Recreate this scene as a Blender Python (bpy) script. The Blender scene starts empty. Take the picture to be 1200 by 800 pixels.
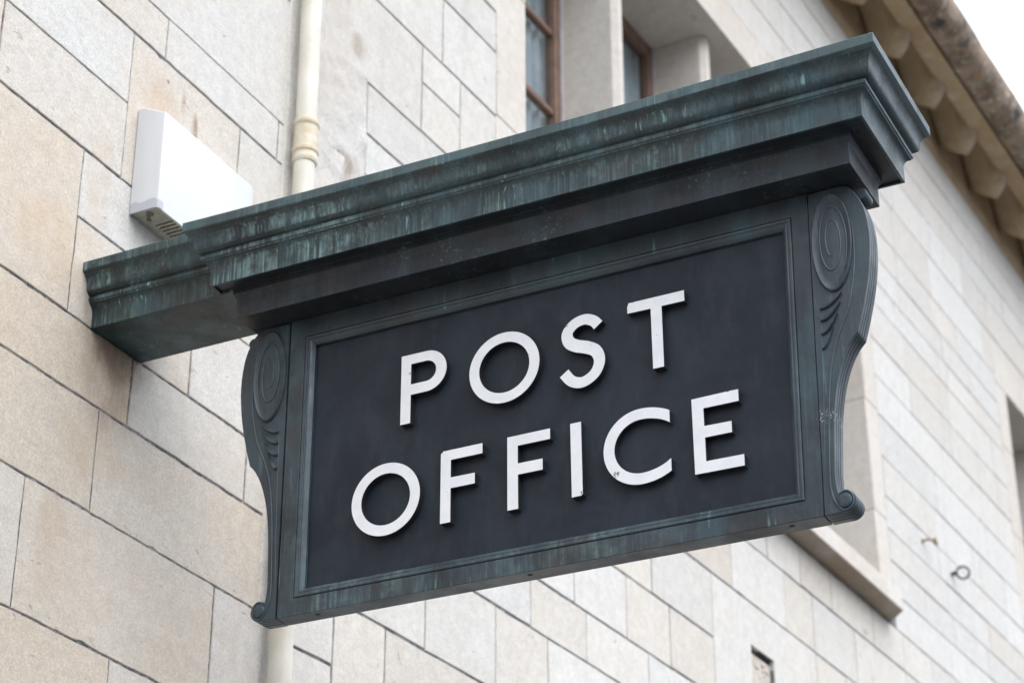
import bpy, bmesh, math, random
from mathutils import Vector, Matrix, noise as mnoise

random.seed(7)
scene = bpy.context.scene
COL = scene.collection

# ------------------------------------------------------------------ materials
def new_mat(name):
    m = bpy.data.materials.new(name); m.use_nodes = True
    nt = m.node_tree
    for n in list(nt.nodes): nt.nodes.remove(n)
    out = nt.nodes.new('ShaderNodeOutputMaterial')
    b = nt.nodes.new('ShaderNodeBsdfPrincipled')
    nt.links.new(b.outputs[0], out.inputs[0])
    return m, nt, b

class NT:
    def __init__(s, nt):
        s.nt = nt
        s.tc = nt.nodes.new('ShaderNodeTexCoord')
    def _in(s, sock, v):
        if hasattr(v, 'is_output'): s.nt.links.new(v, sock)
        elif v is not None:
            if isinstance(v, (tuple, list)) and len(v) == 3 and len(sock.default_value) == 4: v = (*v, 1)
            sock.default_value = v
    def obj(s): return s.tc.outputs['Object']
    def mapping(s, scale=(1,1,1), loc=(0,0,0), v=None):
        n = s.nt.nodes.new('ShaderNodeMapping'); n.inputs['Scale'].default_value = scale; n.inputs['Location'].default_value = loc
        s.nt.links.new(v if v else s.obj(), n.inputs[0]); return n.outputs[0]
    def noise(s, scale, detail=4, rough=.55, v=None, dist=0):
        n = s.nt.nodes.new('ShaderNodeTexNoise'); n.inputs['Scale'].default_value = scale
        n.inputs['Detail'].default_value = detail; n.inputs['Roughness'].default_value = rough; n.inputs['Distortion'].default_value = dist
        s.nt.links.new(v if v else s.obj(), n.inputs['Vector']); return n.outputs['Fac']
    def voronoi(s, scale, v=None):
        n = s.nt.nodes.new('ShaderNodeTexVoronoi'); n.inputs['Scale'].default_value = scale
        s.nt.links.new(v if v else s.obj(), n.inputs['Vector']); return n.outputs['Distance']
    def ramp(s, f, lo, hi, a=0., b=1.):
        n = s.nt.nodes.new('ShaderNodeMapRange'); n.interpolation_type = 'SMOOTHSTEP'
        s._in(n.inputs['Value'], f)
        n.inputs['From Min'].default_value = lo; n.inputs['From Max'].default_value = hi
        n.inputs['To Min'].default_value = a; n.inputs['To Max'].default_value = b
        return n.outputs['Result']
    def math(s, op, a, b=None):
        n = s.nt.nodes.new('ShaderNodeMath'); n.operation = op
        s._in(n.inputs[0], a)
        if b is not None: s._in(n.inputs[1], b)
        return n.outputs[0]
    def mix(s, f, a, b, mode='MIX'):
        n = s.nt.nodes.new('ShaderNodeMix'); n.data_type = 'RGBA'; n.blend_type = mode
        s._in(n.inputs['Factor'], f); s._in(n.inputs['A'] if False else n.inputs[6], a); s._in(n.inputs[7], b)
        return n.outputs[2]
    def sep(s):
        n = s.nt.nodes.new('ShaderNodeSeparateXYZ'); s.nt.links.new(s.obj(), n.inputs[0]); return n.outputs
    def attr(s, name):
        n = s.nt.nodes.new('ShaderNodeAttribute'); n.attribute_name = name; return n.outputs['Color']
    def bump(s, h, strength, dist, normal=None):
        n = s.nt.nodes.new('ShaderNodeBump'); n.inputs['Strength'].default_value = strength; n.inputs['Distance'].default_value = dist
        s._in(n.inputs['Height'], h)
        if normal: s.nt.links.new(normal, n.inputs['Normal'])
        return n.outputs[0]

def setp(b, rough=.6, metal=0., spec=.5):
    b.inputs['Roughness'].default_value = rough; b.inputs['Metallic'].default_value = metal
    b.inputs['Specular IOR Level'].default_value = spec

def mat_plain(name, col, rough=.6, metal=0., var=.12, scale=12, bump=.2, spec=.5, col2=None, bd=.003):
    m, nt, b = new_mat(name); k = NT(nt); setp(b, rough, metal, spec)
    f = k.ramp(k.noise(scale, 5), .3, .7)
    c2 = col2 if col2 else tuple(max(0, c*(1-2*var)) for c in col)
    c = k.mix(f, col, c2)
    nt.links.new(c, b.inputs['Base Color'])
    nt.links.new(k.bump(k.noise(scale*8, 4), bump, bd), b.inputs['Normal'])
    return m

def mat_stone(name, stains=(), tint=1.0, grain=1.0, attr=True, base=(.6,.56,.51), warm=.5):
    """Cotswold limestone: colour per block from an attribute, fine grain, rusty and grey clouds, local marks."""
    m, nt, b = new_mat(name); k = NT(nt); setp(b, .9, 0, .25)
    c = k.attr('block') if attr else base
    cloud = k.ramp(k.noise(2.3, 5, .6, dist=.4), .38, .68)
    c = k.mix(k.math('MULTIPLY', cloud, .55*warm), c, (.66,.47,.31), 'MULTIPLY') if not attr else k.mix(k.math('MULTIPLY', cloud, .42*warm), c, (.63,.475,.33))
    streak = k.ramp(k.noise(1, 5, .6, k.mapping((9,9,1.3))), .5, .78)
    c = k.mix(k.math('MULTIPLY', streak, .22), c, (.50,.43,.36))
    pale = k.ramp(k.noise(5.1, 6, .65), .52, .75)
    c = k.mix(k.math('MULTIPLY', pale, .35), c, (.72,.71,.69))
    g1 = k.noise(420, 3, .7); g2 = k.noise(130, 4, .7)
    gr = k.math('ADD', k.math('MULTIPLY', g1, .6), k.math('MULTIPLY', g2, .4))
    grc = k.ramp(gr, .32, .68, 1-.24*grain, 1+.16*grain)
    n = nt.nodes.new('ShaderNodeVectorMath'); n.operation = 'SCALE'; nt.links.new(c, n.inputs[0]); nt.links.new(grc, n.inputs['Scale']); c = n.outputs[0]
    # small pits
    pit = k.ramp(k.voronoi(95), .05, .13, 1, 0)
    pitm = k.math('MULTIPLY', pit, k.ramp(k.noise(7, 3), .52, .66))
    c = k.mix(k.math('MULTIPLY', pitm, .55), c, (.22,.19,.17))
    mot = k.ramp(k.noise(26, 5, .7), .3, .7, .93, 1.06)
    n = nt.nodes.new('ShaderNodeVectorMath'); n.operation = 'SCALE'; nt.links.new(c, n.inputs[0]); nt.links.new(mot, n.inputs['Scale']); c = n.outputs[0]
    scar = k.math('MULTIPLY', k.ramp(k.noise(1, 3, .5, k.mapping((22,22,34),(2,5,1)), dist=.6), .66, .70), k.ramp(k.noise(3, 2), .5, .6))
    c = k.mix(k.math('MULTIPLY', scar, .5), c, (.33,.285,.235))
    X, Y, Z = k.sep()
    nz = k.ramp(k.noise(14, 5, .7, k.mapping((1,1,.45))), .35, .65)
    for (sx, sz, rx, rz, col, st) in stains:
        dx = k.math('DIVIDE', k.math('SUBTRACT', X, sx), rx); dz = k.math('DIVIDE', k.math('SUBTRACT', Z, sz), rz)
        r = k.math('ADD', k.math('MULTIPLY', dx, dx), k.math('MULTIPLY', dz, dz))
        mk = k.math('MULTIPLY', k.ramp(r, 0, 1, 1, 0), k.math('ADD', k.math('MULTIPLY', nz, .7), .3))
        c = k.mix(k.math('MULTIPLY', mk, st), c, col)
    nt.links.new(c, b.inputs['Base Color'])
    h = k.math('ADD', k.math('MULTIPLY', k.noise(55, 5, .7), 1.), k.math('MULTIPLY', gr, .35))
    h = k.math('SUBTRACT', h, k.math('ADD', k.math('MULTIPLY', pitm, .5), k.math('MULTIPLY', scar, .5)))
    h = k.math('ADD', h, k.math('MULTIPLY', k.noise(7, 3), 2.2))
    nt.links.new(k.bump(h, .5, .0035), b.inputs['Normal'])
    return m

def mat_bronze(name, green=.5, brown=.3, base=(.019,.028,.033), mid=(.042,.068,.076), rough=.42, ygrad=False, lichen=0., brush=.2, zgrad=False, splat=False):
    m, nt, b = new_mat(name); k = NT(nt)
    setp(b, rough, .1, .42)
    X, Y, Z = k.sep()
    geo = nt.nodes.new('ShaderNodeNewGeometry'); sp = nt.nodes.new('ShaderNodeSeparateXYZ'); nt.links.new(geo.outputs['True Normal'], sp.inputs[0])
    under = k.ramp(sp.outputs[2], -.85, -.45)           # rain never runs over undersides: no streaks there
    big = k.noise(4.2, 5, .62)
    c = k.mix(k.ramp(big, .34, .66), base, mid)
    # broad blue-grey weathering in tall soft patches
    bl = k.ramp(k.noise(1, 4, .6, k.mapping((11,11,6),(2,8,4))), .44, .68)
    c = k.mix(k.math('MULTIPLY', bl, .6*min(1, green+.2)), c, (.058,.112,.132))
    br = k.math('MULTIPLY', k.ramp(k.noise(1, 5, .6, k.mapping((8,8,16), (1,5,9))), .50, .68), brown)
    c = k.mix(br, c, (.052,.038,.036))
    st = k.ramp(k.noise(1, 3, .5, k.mapping((140,140,5))), .45, .66)
    st1 = k.ramp(k.noise(1, 3, .5, k.mapping((30,30,3), (5,1,0))), .44, .66)
    sp2 = k.ramp(k.noise(38, 4, .65), .36, .64, .25, 1)
    patch = k.ramp(k.noise(3.0, 4, .6, k.mapping((1,1,1),(7,3,1))), .38, .60, .15, 1)
    g = k.math('MULTIPLY', k.math('MULTIPLY', k.math('ADD', k.math('MULTIPLY', st, .6), k.math('MULTIPLY', st1, .5)), sp2), patch)
    if ygrad: g = k.math('MULTIPLY', g, k.ramp(Y, -1.7, -.3, .3, 1.25))
    if zgrad: g = k.math('MULTIPLY', g, k.ramp(Z, -.78, -.25, 1.6, .12))   # patina thinned upward as painted canopy shade; water hangs on the bottom rail
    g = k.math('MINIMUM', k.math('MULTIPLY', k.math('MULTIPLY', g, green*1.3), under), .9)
    c = k.mix(g, c, (.165,.245,.250))
    # sparse bright verdigris runs
    run = k.math('MULTIPLY', k.ramp(k.noise(1, 2, .5, k.mapping((120,120,6),(3,3,3))), .60, .72), k.ramp(k.noise(1, 3, .5, k.mapping((7,7,9),(1,1,8))), .52, .62))
    c = k.mix(k.math('MULTIPLY', k.math('MULTIPLY', run, under), min(.7, green*.65)), c, (.27,.46,.44))
    fleck = k.ramp(k.noise(170, 3, .7), .58, .74)
    c = k.mix(k.math('MULTIPLY', fleck, .22), c, (.15,.18,.19))
    if lichen:
        l = k.math('MULTIPLY', k.ramp(k.noise(85, 5, .7), .55, .66), k.ramp(k.noise(7, 3), .52, .64))
        c = k.mix(k.math('MULTIPLY', l, lichen), c, (.30,.33,.29))
    if splat:   # a white splash across the seam of frame and outer bracket
        dy = k.math('DIVIDE', k.math('SUBTRACT', Y, -1.750), .024); dz = k.math('DIVIDE', k.math('SUBTRACT', Z, -.578), .022)
        rr_ = k.math('ADD', k.math('MULTIPLY', dy, dy), k.math('MULTIPLY', dz, dz))
        c = k.mix(k.math('MULTIPLY', k.ramp(rr_, 0, 1, 1, 0), k.ramp(k.noise(190, 4, .75), .53, .62)), c, (.5,.52,.53))
    gs = k.ramp(k.noise(1, 4, .6, k.mapping((160,160,9))), .3, .7, 1-brush, 1+brush)
    n = nt.nodes.new('ShaderNodeVectorMath'); n.operation = 'SCALE'; nt.links.new(c, n.inputs[0]); nt.links.new(gs, n.inputs['Scale']); c = n.outputs[0]
    nt.links.new(c, b.inputs['Base Color'])
    nt.links.new(k.math('ADD', k.ramp(k.noise(11, 5, .65), .3, .7, rough-.10, rough+.12), k.math('MULTIPLY', g, .3)), b.inputs['Roughness'])
    nt.links.new(k.bump(k.math('ADD', k.noise(90, 5, .7), k.math('MULTIPLY', k.noise(9, 3), 2.2)), .3, .0016), b.inputs['Normal'])
    return m

STAINS = [(3.70,3.985,.16,.10,(.17,.115,.075),.95),(3.67,3.90,.13,.20,(.34,.25,.18),.75),(3.575,4.08,.035,.12,(.36,.27,.2),.6),(3.78,4.735,.10,.10,(.50,.36,.24),.6),
          (3.93,4.755,.018,.07,(.25,.15,.10),.9),(3.875,4.80,.014,.05,(.38,.25,.18),.8),(3.80,4.83,.007,.008,(.25,.10,.08),1.),
          (3.42,4.16,.22,.14,(.56,.41,.27),.5),(3.52,3.43,.07,.17,(.50,.34,.22),.55),(3.62,3.70,.16,.1,(.53,.39,.26),.5),
          (4.0,4.62,.5,.18,(.60,.50,.40),.3),(3.56,4.38,.06,.2,(.58,.43,.3),.4)]
M_WALL1 = mat_stone('limestone_near', STAINS, warm=.5)
M_WALL2 = mat_stone('limestone_far', [(4.72,5.52,.06,.06,(.3,.24,.18),.7),(4.64,5.72,.05,.1,(.45,.38,.32),.6),(4.55,5.6,.16,.3,(.50,.44,.38),.5)], warm=.12, grain=.8)
M_DRESS = mat_stone('dressed_stone', attr=False, base=(.68,.635,.575), warm=.25, grain=.6)
M_SILL = mat_stone('shaded_weathered_sill', attr=False, base=(.40,.345,.28), warm=.6)  # sill underside only: shade and grime mixed into the brown
M_EAVE = mat_stone('eaves_stone', attr=False, base=(.46,.355,.225), warm=.8, grain=.5)
M_RENDER = mat_stone('lime_render', [(4.668,5.065,.045,.05,(.13,.10,.075),1.),(4.70,5.03,.07,.10,(.38,.31,.24),.8),(4.735,4.97,.03,.10,(.26,.21,.17),.9),(4.60,5.35,.2,.2,(.55,.47,.4),.4)], attr=False, base=(.64,.62,.585), warm=.25)

def mat_mortar(name, dark, light):
    m, nt, b = new_mat(name); k = NT(nt); setp(b, .95, 0, .1)
    c = k.mix(k.ramp(k.noise(17, 6, .75), .42, .62), dark, light)
    c = k.mix(k.math('MULTIPLY', k.ramp(k.noise(300, 3, .7), .5, .7), .4), c, (.45,.43,.42))
    nt.links.new(c, b.inputs['Base Color'])
    nt.links.new(k.bump(k.noise(160, 4, .7), .8, .003), b.inputs['Normal'])
    return m
M_MORTAR = mat_mortar('dark_mortar', (.095,.10,.115), (.38,.375,.38))
M_MORTAR2 = mat_mortar('grey_mortar', (.11,.115,.13), (.34,.335,.34))

M_GUTTER, _nt, _b = new_mat('lichened_gutter_stone'); _k = NT(_nt); setp(_b, .85)
_c = _k.mix(_k.ramp(_k.noise(9, 5, .65), .38, .62), (.16,.115,.085), (.33,.26,.19))
_c = _k.mix(_k.ramp(_k.noise(16, 5, .7), .56, .66), _c, (.42,.22,.09))
_c = _k.mix(_k.ramp(_k.noise(22, 5, .7, _k.mapping((1,1,1),(4,2,6))), .57, .66), _c, (.55,.52,.46))
_c = _k.mix(_k.ramp(_k.noise(7, 4, .6, _k.mapping((1,1,1),(9,2,1))), .55, .68), _c, (.05,.042,.04))
_nt.links.new(_c, _b.inputs['Base Color']); _nt.links.new(_k.bump(_k.noise(30, 5), .6, .01), _b.inputs['Normal'])

M_CORNICE = mat_bronze('patinated_bronze_cornice', 1.15, .55, ygrad=True, lichen=.25)
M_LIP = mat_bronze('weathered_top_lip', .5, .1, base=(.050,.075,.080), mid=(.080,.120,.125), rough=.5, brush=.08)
M_SOFFIT = mat_bronze('shaded_sheltered_bronze', .06, .35, base=(.010,.013,.017), mid=(.020,.026,.034), lichen=.25, brush=.06, rough=.5)  # soffit and bed mould: shade painted into the bronze, plus dirt and thin patina
M_ARM = mat_bronze('patinated_bronze_arm', 1.15, .3, ygrad=True, lichen=.6, base=(.018,.028,.029), mid=(.036,.064,.066))
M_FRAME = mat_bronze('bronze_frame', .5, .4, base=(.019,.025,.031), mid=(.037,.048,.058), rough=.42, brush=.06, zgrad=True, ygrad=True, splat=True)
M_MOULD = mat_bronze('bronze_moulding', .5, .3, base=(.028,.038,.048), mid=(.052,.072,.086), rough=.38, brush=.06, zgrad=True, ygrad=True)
M_CONSOLE = mat_bronze('bronze_console', .15, .12, splat=True, base=(.022,.030,.037), mid=(.041,.055,.067), rough=.42, brush=.06)
M_RIDGE = mat_bronze('bronze_relief', .15, .1, base=(.034,.048,.060), mid=(.056,.078,.093), rough=.38, brush=.05)

M_PANEL, _nt, _b = new_mat('black_painted_panel'); _k = NT(_nt); setp(_b, .42, 0, .3)
_c = _k.mix(_k.ramp(_k.noise(4.2, 6, .65, dist=.5), .38, .64), (.008,.013,.022), (.017,.025,.036))
_c = _k.mix(_k.math('MULTIPLY', _k.ramp(_k.noise(1, 5, .65, _k.mapping((30,30,9))), .5, .7), .35), _c, (.036,.038,.050))
_c = _k.mix(_k.math('MULTIPLY', _k.ramp(_k.noise(75, 4, .7), .64, .7), .5), _c, (.012,.013,.016))
_nt.links.new(_c, _b.inputs['Base Color'])
_nt.links.new(_k.ramp(_k.noise(6, 5), .3, .7, .36, .6), _b.inputs['Roughness'])
_nt.links.new(_k.bump(_k.math('ADD', _k.noise(60, 4), _k.math('MULTIPLY', _k.noise(6, 3), 3.)), .2, .0015), _b.inputs['Normal'])

M_WHITE, _nt, _b = new_mat('chipped_white_paint'); _k = NT(_nt); setp(_b, .5, 0, .4)
_c = _k.mix(_k.ramp(_k.noise(30, 4), .3, .7), (.79,.80,.82), (.73,.74,.765))
_ch = _k.math('MULTIPLY', _k.ramp(_k.noise(210, 4, .75), .64, .67), _k.ramp(_k.noise(17, 3), .62, .68))
_X, _Y, _Z = _k.sep()
for _a, _h, _q in ((.8215,3.728,.004),(1.1965,3.7555,.007),(1.3040,3.3905,.009),(1.2275,3.366,.005),(1.1085,3.706,.003)):
    _dy = _k.math('DIVIDE', _k.math('ADD', _Y, _a), _q); _dz = _k.math('DIVIDE', _k.math('SUBTRACT', _Z, _h-4.0), _q)
    _r = _k.math('ADD', _k.math('MULTIPLY', _dy, _dy), _k.math('MULTIPLY', _dz, _dz))
    _ch = _k.math('MAXIMUM', _ch, _k.math('MULTIPLY', _k.ramp(_r, .2, 1, 1, 0), _k.ramp(_k.noise(330, 3, .6), .48, .54)))
_c = _k.mix(_ch, _c, (.05,.05,.055)); _nt.links.new(_c, _b.inputs['Base Color'])
_nt.links.new(_k.bump(_k.noise(120, 3), .15, .001), _b.inputs['Normal'])
M_BLACK = mat_plain('letter_edge_paint', (.014,.015,.018), .6)
M_PIPE = mat_plain('cream_painted_iron', (.76,.73,.64), .45, var=.06, scale=9, bump=.15, col2=(.66,.61,.51))
M_PIPED = mat_plain('stained_cream_iron', (.72,.67,.56), .5, var=.1, scale=26, bump=.3, col2=(.60,.50,.34))
M_PLASTIC, _nt, _b = new_mat('white_plastic_cover'); _k = NT(_nt); setp(_b, .4, 0, .5)
_X, _Y, _Z = _k.sep()
_c = _k.mix(_k.math('MULTIPLY', _k.ramp(_k.noise(1, 4, .6, _k.mapping((24,24,2))), .5, .75), .35), (.64,.65,.665), (.56,.53,.45))
_c = _k.mix(_k.math('MULTIPLY', _k.ramp(_k.math('ADD', _Z, _k.math('MULTIPLY', _k.noise(30, 3), .03)), .040, .044, 1, 0), _k.ramp(_X, .02, .03, 1, 0)), _c, (.46,.46,.49))
_nt.links.new(_c, _b.inputs['Base Color'])
M_BEIGE = mat_plain('aged_beige_plastic', (.50,.47,.38), .6, col2=(.38,.35,.27), scale=40, bump=.3)
M_DARK = mat_plain('dark_void', (.02,.019,.017), .8)
M_IRON = mat_plain('dark_wrought_iron', (.045,.04,.038), .6, .3)
M_BRASS = mat_plain('weathered_hook_metal', (.30,.24,.10), .6)
M_TIMBER = mat_plain('brown_window_timber', (.25,.15,.105), .6, scale=20, col2=(.17,.105,.08), bump=.3)
M_LEAD = mat_plain('pale_sealant', (.55,.52,.56), .7)
M_CURTAIN = mat_plain('grey_curtain_fabric', (.68,.70,.72), .9, scale=14, col2=(.52,.54,.57))
M_ROOM = mat_plain('dim_room_plaster', (.35,.34,.34), .9)
M_ASPHALT = mat_plain('asphalt', (.055,.055,.055), .9, scale=30, bump=.5)
M_PAVE, _nt, _b = new_mat('stone_paving'); _k = NT(_nt); setp(_b, .85)
_bk = _nt.nodes.new('ShaderNodeTexBrick'); _bk.inputs['Scale'].default_value = 1.; _bk.inputs['Brick Width'].default_value = .75; _bk.inputs['Row Height'].default_value = .5
_bk.inputs['Mortar Size'].default_value = .008; _bk.inputs['Color1'].default_value = (.14,.13,.12,1); _bk.inputs['Color2'].default_value = (.11,.105,.10,1); _bk.inputs['Mortar'].default_value = (.06,.06,.06,1)
_nt.links.new(_k.obj(), _bk.inputs['Vector']); _nt.links.new(_bk.outputs[0], _b.inputs['Base Color'])
M_KERB = mat_plain('kerb_stone', (.3,.29,.27), .9)
M_ROOF = mat_plain('stone_roof_tiles', (.16,.13,.10), .9, scale=5, bump=.6)

M_GLASS = bpy.data.materials.new('window_glass'); M_GLASS.use_nodes = True
_nt = M_GLASS.node_tree
for _n in list(_nt.nodes): _nt.nodes.remove(_n)
_o = _nt.nodes.new('ShaderNodeOutputMaterial'); _mx = _nt.nodes.new('ShaderNodeMixShader'); _t = _nt.nodes.new('ShaderNodeBsdfTransparent'); _g = _nt.nodes.new('ShaderNodeBsdfGlossy'); _f = _nt.nodes.new('ShaderNodeLayerWeight')
_t.inputs[0].default_value = (.86,.91,.93,1); _g.inputs['Roughness'].default_value = .03; _f.inputs[0].default_value = .5; _pw = _nt.nodes.new('ShaderNodeMath'); _pw.operation = 'POWER'; _pw.inputs[1].default_value = 3; _ml = _nt.nodes.new('ShaderNodeMath'); _ml.operation = 'MULTIPLY_ADD'; _ml.inputs[1].default_value = .6; _ml.inputs[2].default_value = .05; _nt.links.new(_f.outputs['Facing'], _pw.inputs[0]); _nt.links.new(_pw.outputs[0], _ml.inputs[0])
_nt.links.new(_ml.outputs[0], _mx.inputs[0]); _nt.links.new(_t.outputs[0], _mx.inputs[1]); _nt.links.new(_g.outputs[0], _mx.inputs[2]); _nt.links.new(_mx.outputs[0], _o.inputs[0])

# ------------------------------------------------------------------ object helpers
def base_of(o):
    while o.parent: o = o.parent
    return o.location.copy()

def thing(name, label, cat, loc=(0,0,0), group=None):
    o = bpy.data.objects.new(name, None); COL.objects.link(o); o.location = loc; o.empty_display_size = .1
    o['label'] = label; o['category'] = cat
    if group: o['group'] = group
    return o

def link(name, bm, mats, parent=None, sharp=35, bevel=0., label=None, kind=None, local=False, smooth=True):
    """link a bmesh (world coordinates) as one mesh object under its thing"""
    if parent is not None and not local:
        bmesh.ops.translate(bm, verts=bm.verts, vec=-base_of(parent))
    bmesh.ops.recalc_face_normals(bm, faces=bm.faces)
    if smooth:
        for f in bm.faces: f.smooth = True
        for e in bm.edges:
            if len(e.link_faces) == 2: e.smooth = e.calc_face_angle(0) < math.radians(sharp)
            else: e.smooth = False
    me = bpy.data.meshes.new(name); bm.to_mesh(me); bm.free()
    for m in (mats if isinstance(mats, (list, tuple)) else [mats]): me.materials.append(m)
    o = bpy.data.objects.new(name, me); COL.objects.link(o)
    if parent is not None: o.parent = parent
    if label: o['label'] = label
    if kind: o['kind'] = kind
    if bevel:
        md = o.modifiers.new('edge', 'BEVEL'); md.width = bevel; md.segments = 2; md.limit_method = 'ANGLE'; md.angle_limit = math.radians(38)
        md.harden_normals = False
    return o

def box(bm, x0, x1, y0, y1, z0, z1, T=None, mi=0):
    if T is None: T = lambda a,b,c: Vector((a,b,c))
    v = [bm.verts.new(T(x,y,z)) for z in (z0,z1) for y in (y0,y1) for x in (x0,x1)]
    fs = [(0,1,3,2),(4,6,7,5),(0,4,5,1),(1,5,7,3),(3,7,6,2),(2,6,4,0)]
    for f in fs:
        nf = bm.faces.new([v[i] for i in f]); nf.material_index = mi
    return v

def loft(bm, rings, closed=True, cap0=True, cap1=True, mi=0):
    R = [[bm.verts.new(p) for p in r] for r in rings]
    n = len(R[0])
    for a, b in zip(R, R[1:]):
        for i in range(n if closed else n-1):
            j = (i+1) % n
            f = bm.faces.new((a[i], a[j], b[j], b[i])); f.material_index = mi
    if cap0: bm.faces.new(R[0]).material_index = mi
    if cap1: bm.faces.new(R[-1][::-1]).material_index = mi
    return R

def tube(bm, pts, r, n=8, flat=None, closed=False, mi=0, taper=True):
    """tube along 3D points; flat=(axis vector, factor) squashes it along that axis"""
    pts = [Vector(p) for p in pts]; rings = []; L = len(pts)
    up = Vector((1,0,0)) if flat else None
    for i, p in enumerate(pts):
        a = pts[(i-1) % L] if (closed or i > 0) else p; c = pts[(i+1) % L] if (closed or i < L-1) else p
        t = (c-a).normalized()
        u = up if up is not None else (Vector((0,0,1)) if abs(t.z) < .9 else Vector((1,0,0)))
        s = t.cross(u).normalized(); w = s.cross(t).normalized()
        rr = r
        if taper and not closed:
            e = min(i, L-1-i)/max(1, (L-1)*.12); rr = r*(.35+.65*min(1, e))
        rings.append([p + s*math.cos(q)*rr + w*math.sin(q)*rr*(flat if flat else 1) for q in (2*math.pi*j/n for j in range(n))])
    if closed: rings.append(rings[0])
    loft(bm, rings, True, not closed, not closed, mi)
    if closed: bmesh.ops.remove_doubles(bm, verts=bm.verts, dist=1e-6)

def fill_extrude(bm, loops, f_front, f_back, mi_side=0, mi_front=0):
    """loops: 2D outlines (first outer, then holes); front and back maps give 3D points; caps filled with holes"""
    vf = []; vb = []
    for lp in loops:
        a = [bm.verts.new(f_front(*p)) for p in lp]; b = [bm.verts.new(f_back(*p)) for p in lp]
        for i in range(len(lp)):
            j = (i+1) % len(lp)
            bm.faces.new((a[i], a[j], b[j], b[i])).material_index = mi_side
        vf.append(a); vb.append(b)
    for vs, mi in ((vf, mi_front), (vb, mi_side)):
        es = []
        for a in vs:
            for i in range(len(a)): es.append(bm.edges.get((a[i], a[(i+1) % len(a)])))
        r = bmesh.ops.triangle_fill(bm, edges=es, use_beauty=True, use_dissolve=False)
        for g in r['geom']:
            if isinstance(g, bmesh.types.BMFace): g.material_index = mi

def catmull(P, n=8, closed=False):
    out = []; L = len(P)
    rng = range(L) if closed else range(L-1)
    for i in rng:
        g = (lambda k: P[k % L]) if closed else (lambda k: P[max(0, min(L-1, k))])
        p0, p1, p2, p3 = g(i-1), g(i), g(i+1), g(i+2)
        for q in range(n):
            t = q/n
            out.append(tuple(.5*((2*b)+(-a+c)*t+(2*a-5*b+4*c-d)*t*t+(-a+3*b-3*c+d)*t**3) for a,b,c,d in zip(p0,p1,p2,p3)))
    if not closed: out.append(tuple(P[-1]))
    return out

# ------------------------------------------------------------------ the two stretches of facade
ANG = math.radians(-2.7134); X0 = 4.40
D2 = Vector((math.cos(ANG), math.sin(ANG), 0)); N2 = Vector((-math.sin(ANG), math.cos(ANG), 0)); P0 = Vector((X0,0,0))
def T1(x, y, z): return Vector((x, y, z))
def T2(s, y, z): return P0 + D2*s + N2*y + Vector((0,0,z))     # y > 0 is into the wall

def tone(t, v=0.):
    pale = (.67,.655,.625); buff = (.62,.53,.42)
    j = 1+v
    return tuple((a+(b-a)*t)*j for a, b in zip(pale, buff))

SEG = [.022, .0017]
def add_block(bm, lay, T, x0, x1, z0, z1, col, gap=.0032, notch=None, rnd=random):
    """one ashlar block: slightly uneven arrises, small bevel, standing proud of the mortar"""
    x0 += gap*rnd.uniform(.6,1.2); x1 -= gap*rnd.uniform(.6,1.2); z0 += gap*rnd.uniform(.6,1.2); z1 -= gap*rnd.uniform(.6,1.2)
    if x1-x0 < .02 or z1-z0 < .02: return
    pr = rnd.uniform(-.0012,.0012)
    def edge(a, b):
        L = math.dist(a, b); n = max(1, int(L/SEG[0])); return [(a[0]+(b[0]-a[0])*i/n, a[1]+(b[1]-a[1])*i/n) for i in range(n)]
    cs = [(x0,z0),(x1,z0),(x1,z1),(x0,z1)]
    if notch:
        a, b, zt = notch
        cs = [(x0,z0),(a,z0),(a,zt),(b,zt),(b,z0),(x1,z0),(x1,z1),(x0,z1)]
    P = []
    for i in range(len(cs)): P += edge(cs[i], cs[(i+1) % len(cs)])
    cx, cz = (x0+x1)/2, (z0+z1)/2
    def ins(p, d):
        if notch: return p
        return (p[0]+(d if p[0] < cx-1e-6 and abs(p[0]-x0) < .006 else (-d if abs(p[0]-x1) < .006 else 0)), p[1]+(d if abs(p[1]-z0) < .006 else (-d if abs(p[1]-z1) < .006 else 0)))
    q_ = SEG[1]
    J = [(p[0]+q_*(.5*rnd.uniform(-1,1)+1.1*mnoise.noise(Vector((p[0]*11,p[1]*11,3)))), p[1]+q_*(.5*rnd.uniform(-1,1)+1.1*mnoise.noise(Vector((p[0]*11,p[1]*11,9))))) for p in P]
    if rnd.random() < .35 and len(J) > 8:   # a chipped corner or edge
        q = rnd.randrange(len(J)); J[q] = (J[q][0]+(cx-J[q][0])*.012, J[q][1]+(cz-J[q][1])*.03)
    back = [bm.verts.new(T(p[0], .02, p[1])) for p in J]
    mid = [bm.verts.new(T(p[0], pr+.0016, p[1])) for p in J]
    fr = [bm.verts.new(T(*(lambda q: (q[0], pr, q[1]))(ins(p, .0016)))) for p in J]
    faces = []
    for A, B in ((back, mid), (mid, fr)):
        for i in range(len(J)):
            j = (i+1) % len(J); faces.append(bm.faces.new((A[i], A[j], B[j], B[i])))
    faces.append(bm.faces.new(fr))
    for f in faces:
        for l in f.loops: l[lay] = (*col, 1)

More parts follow.
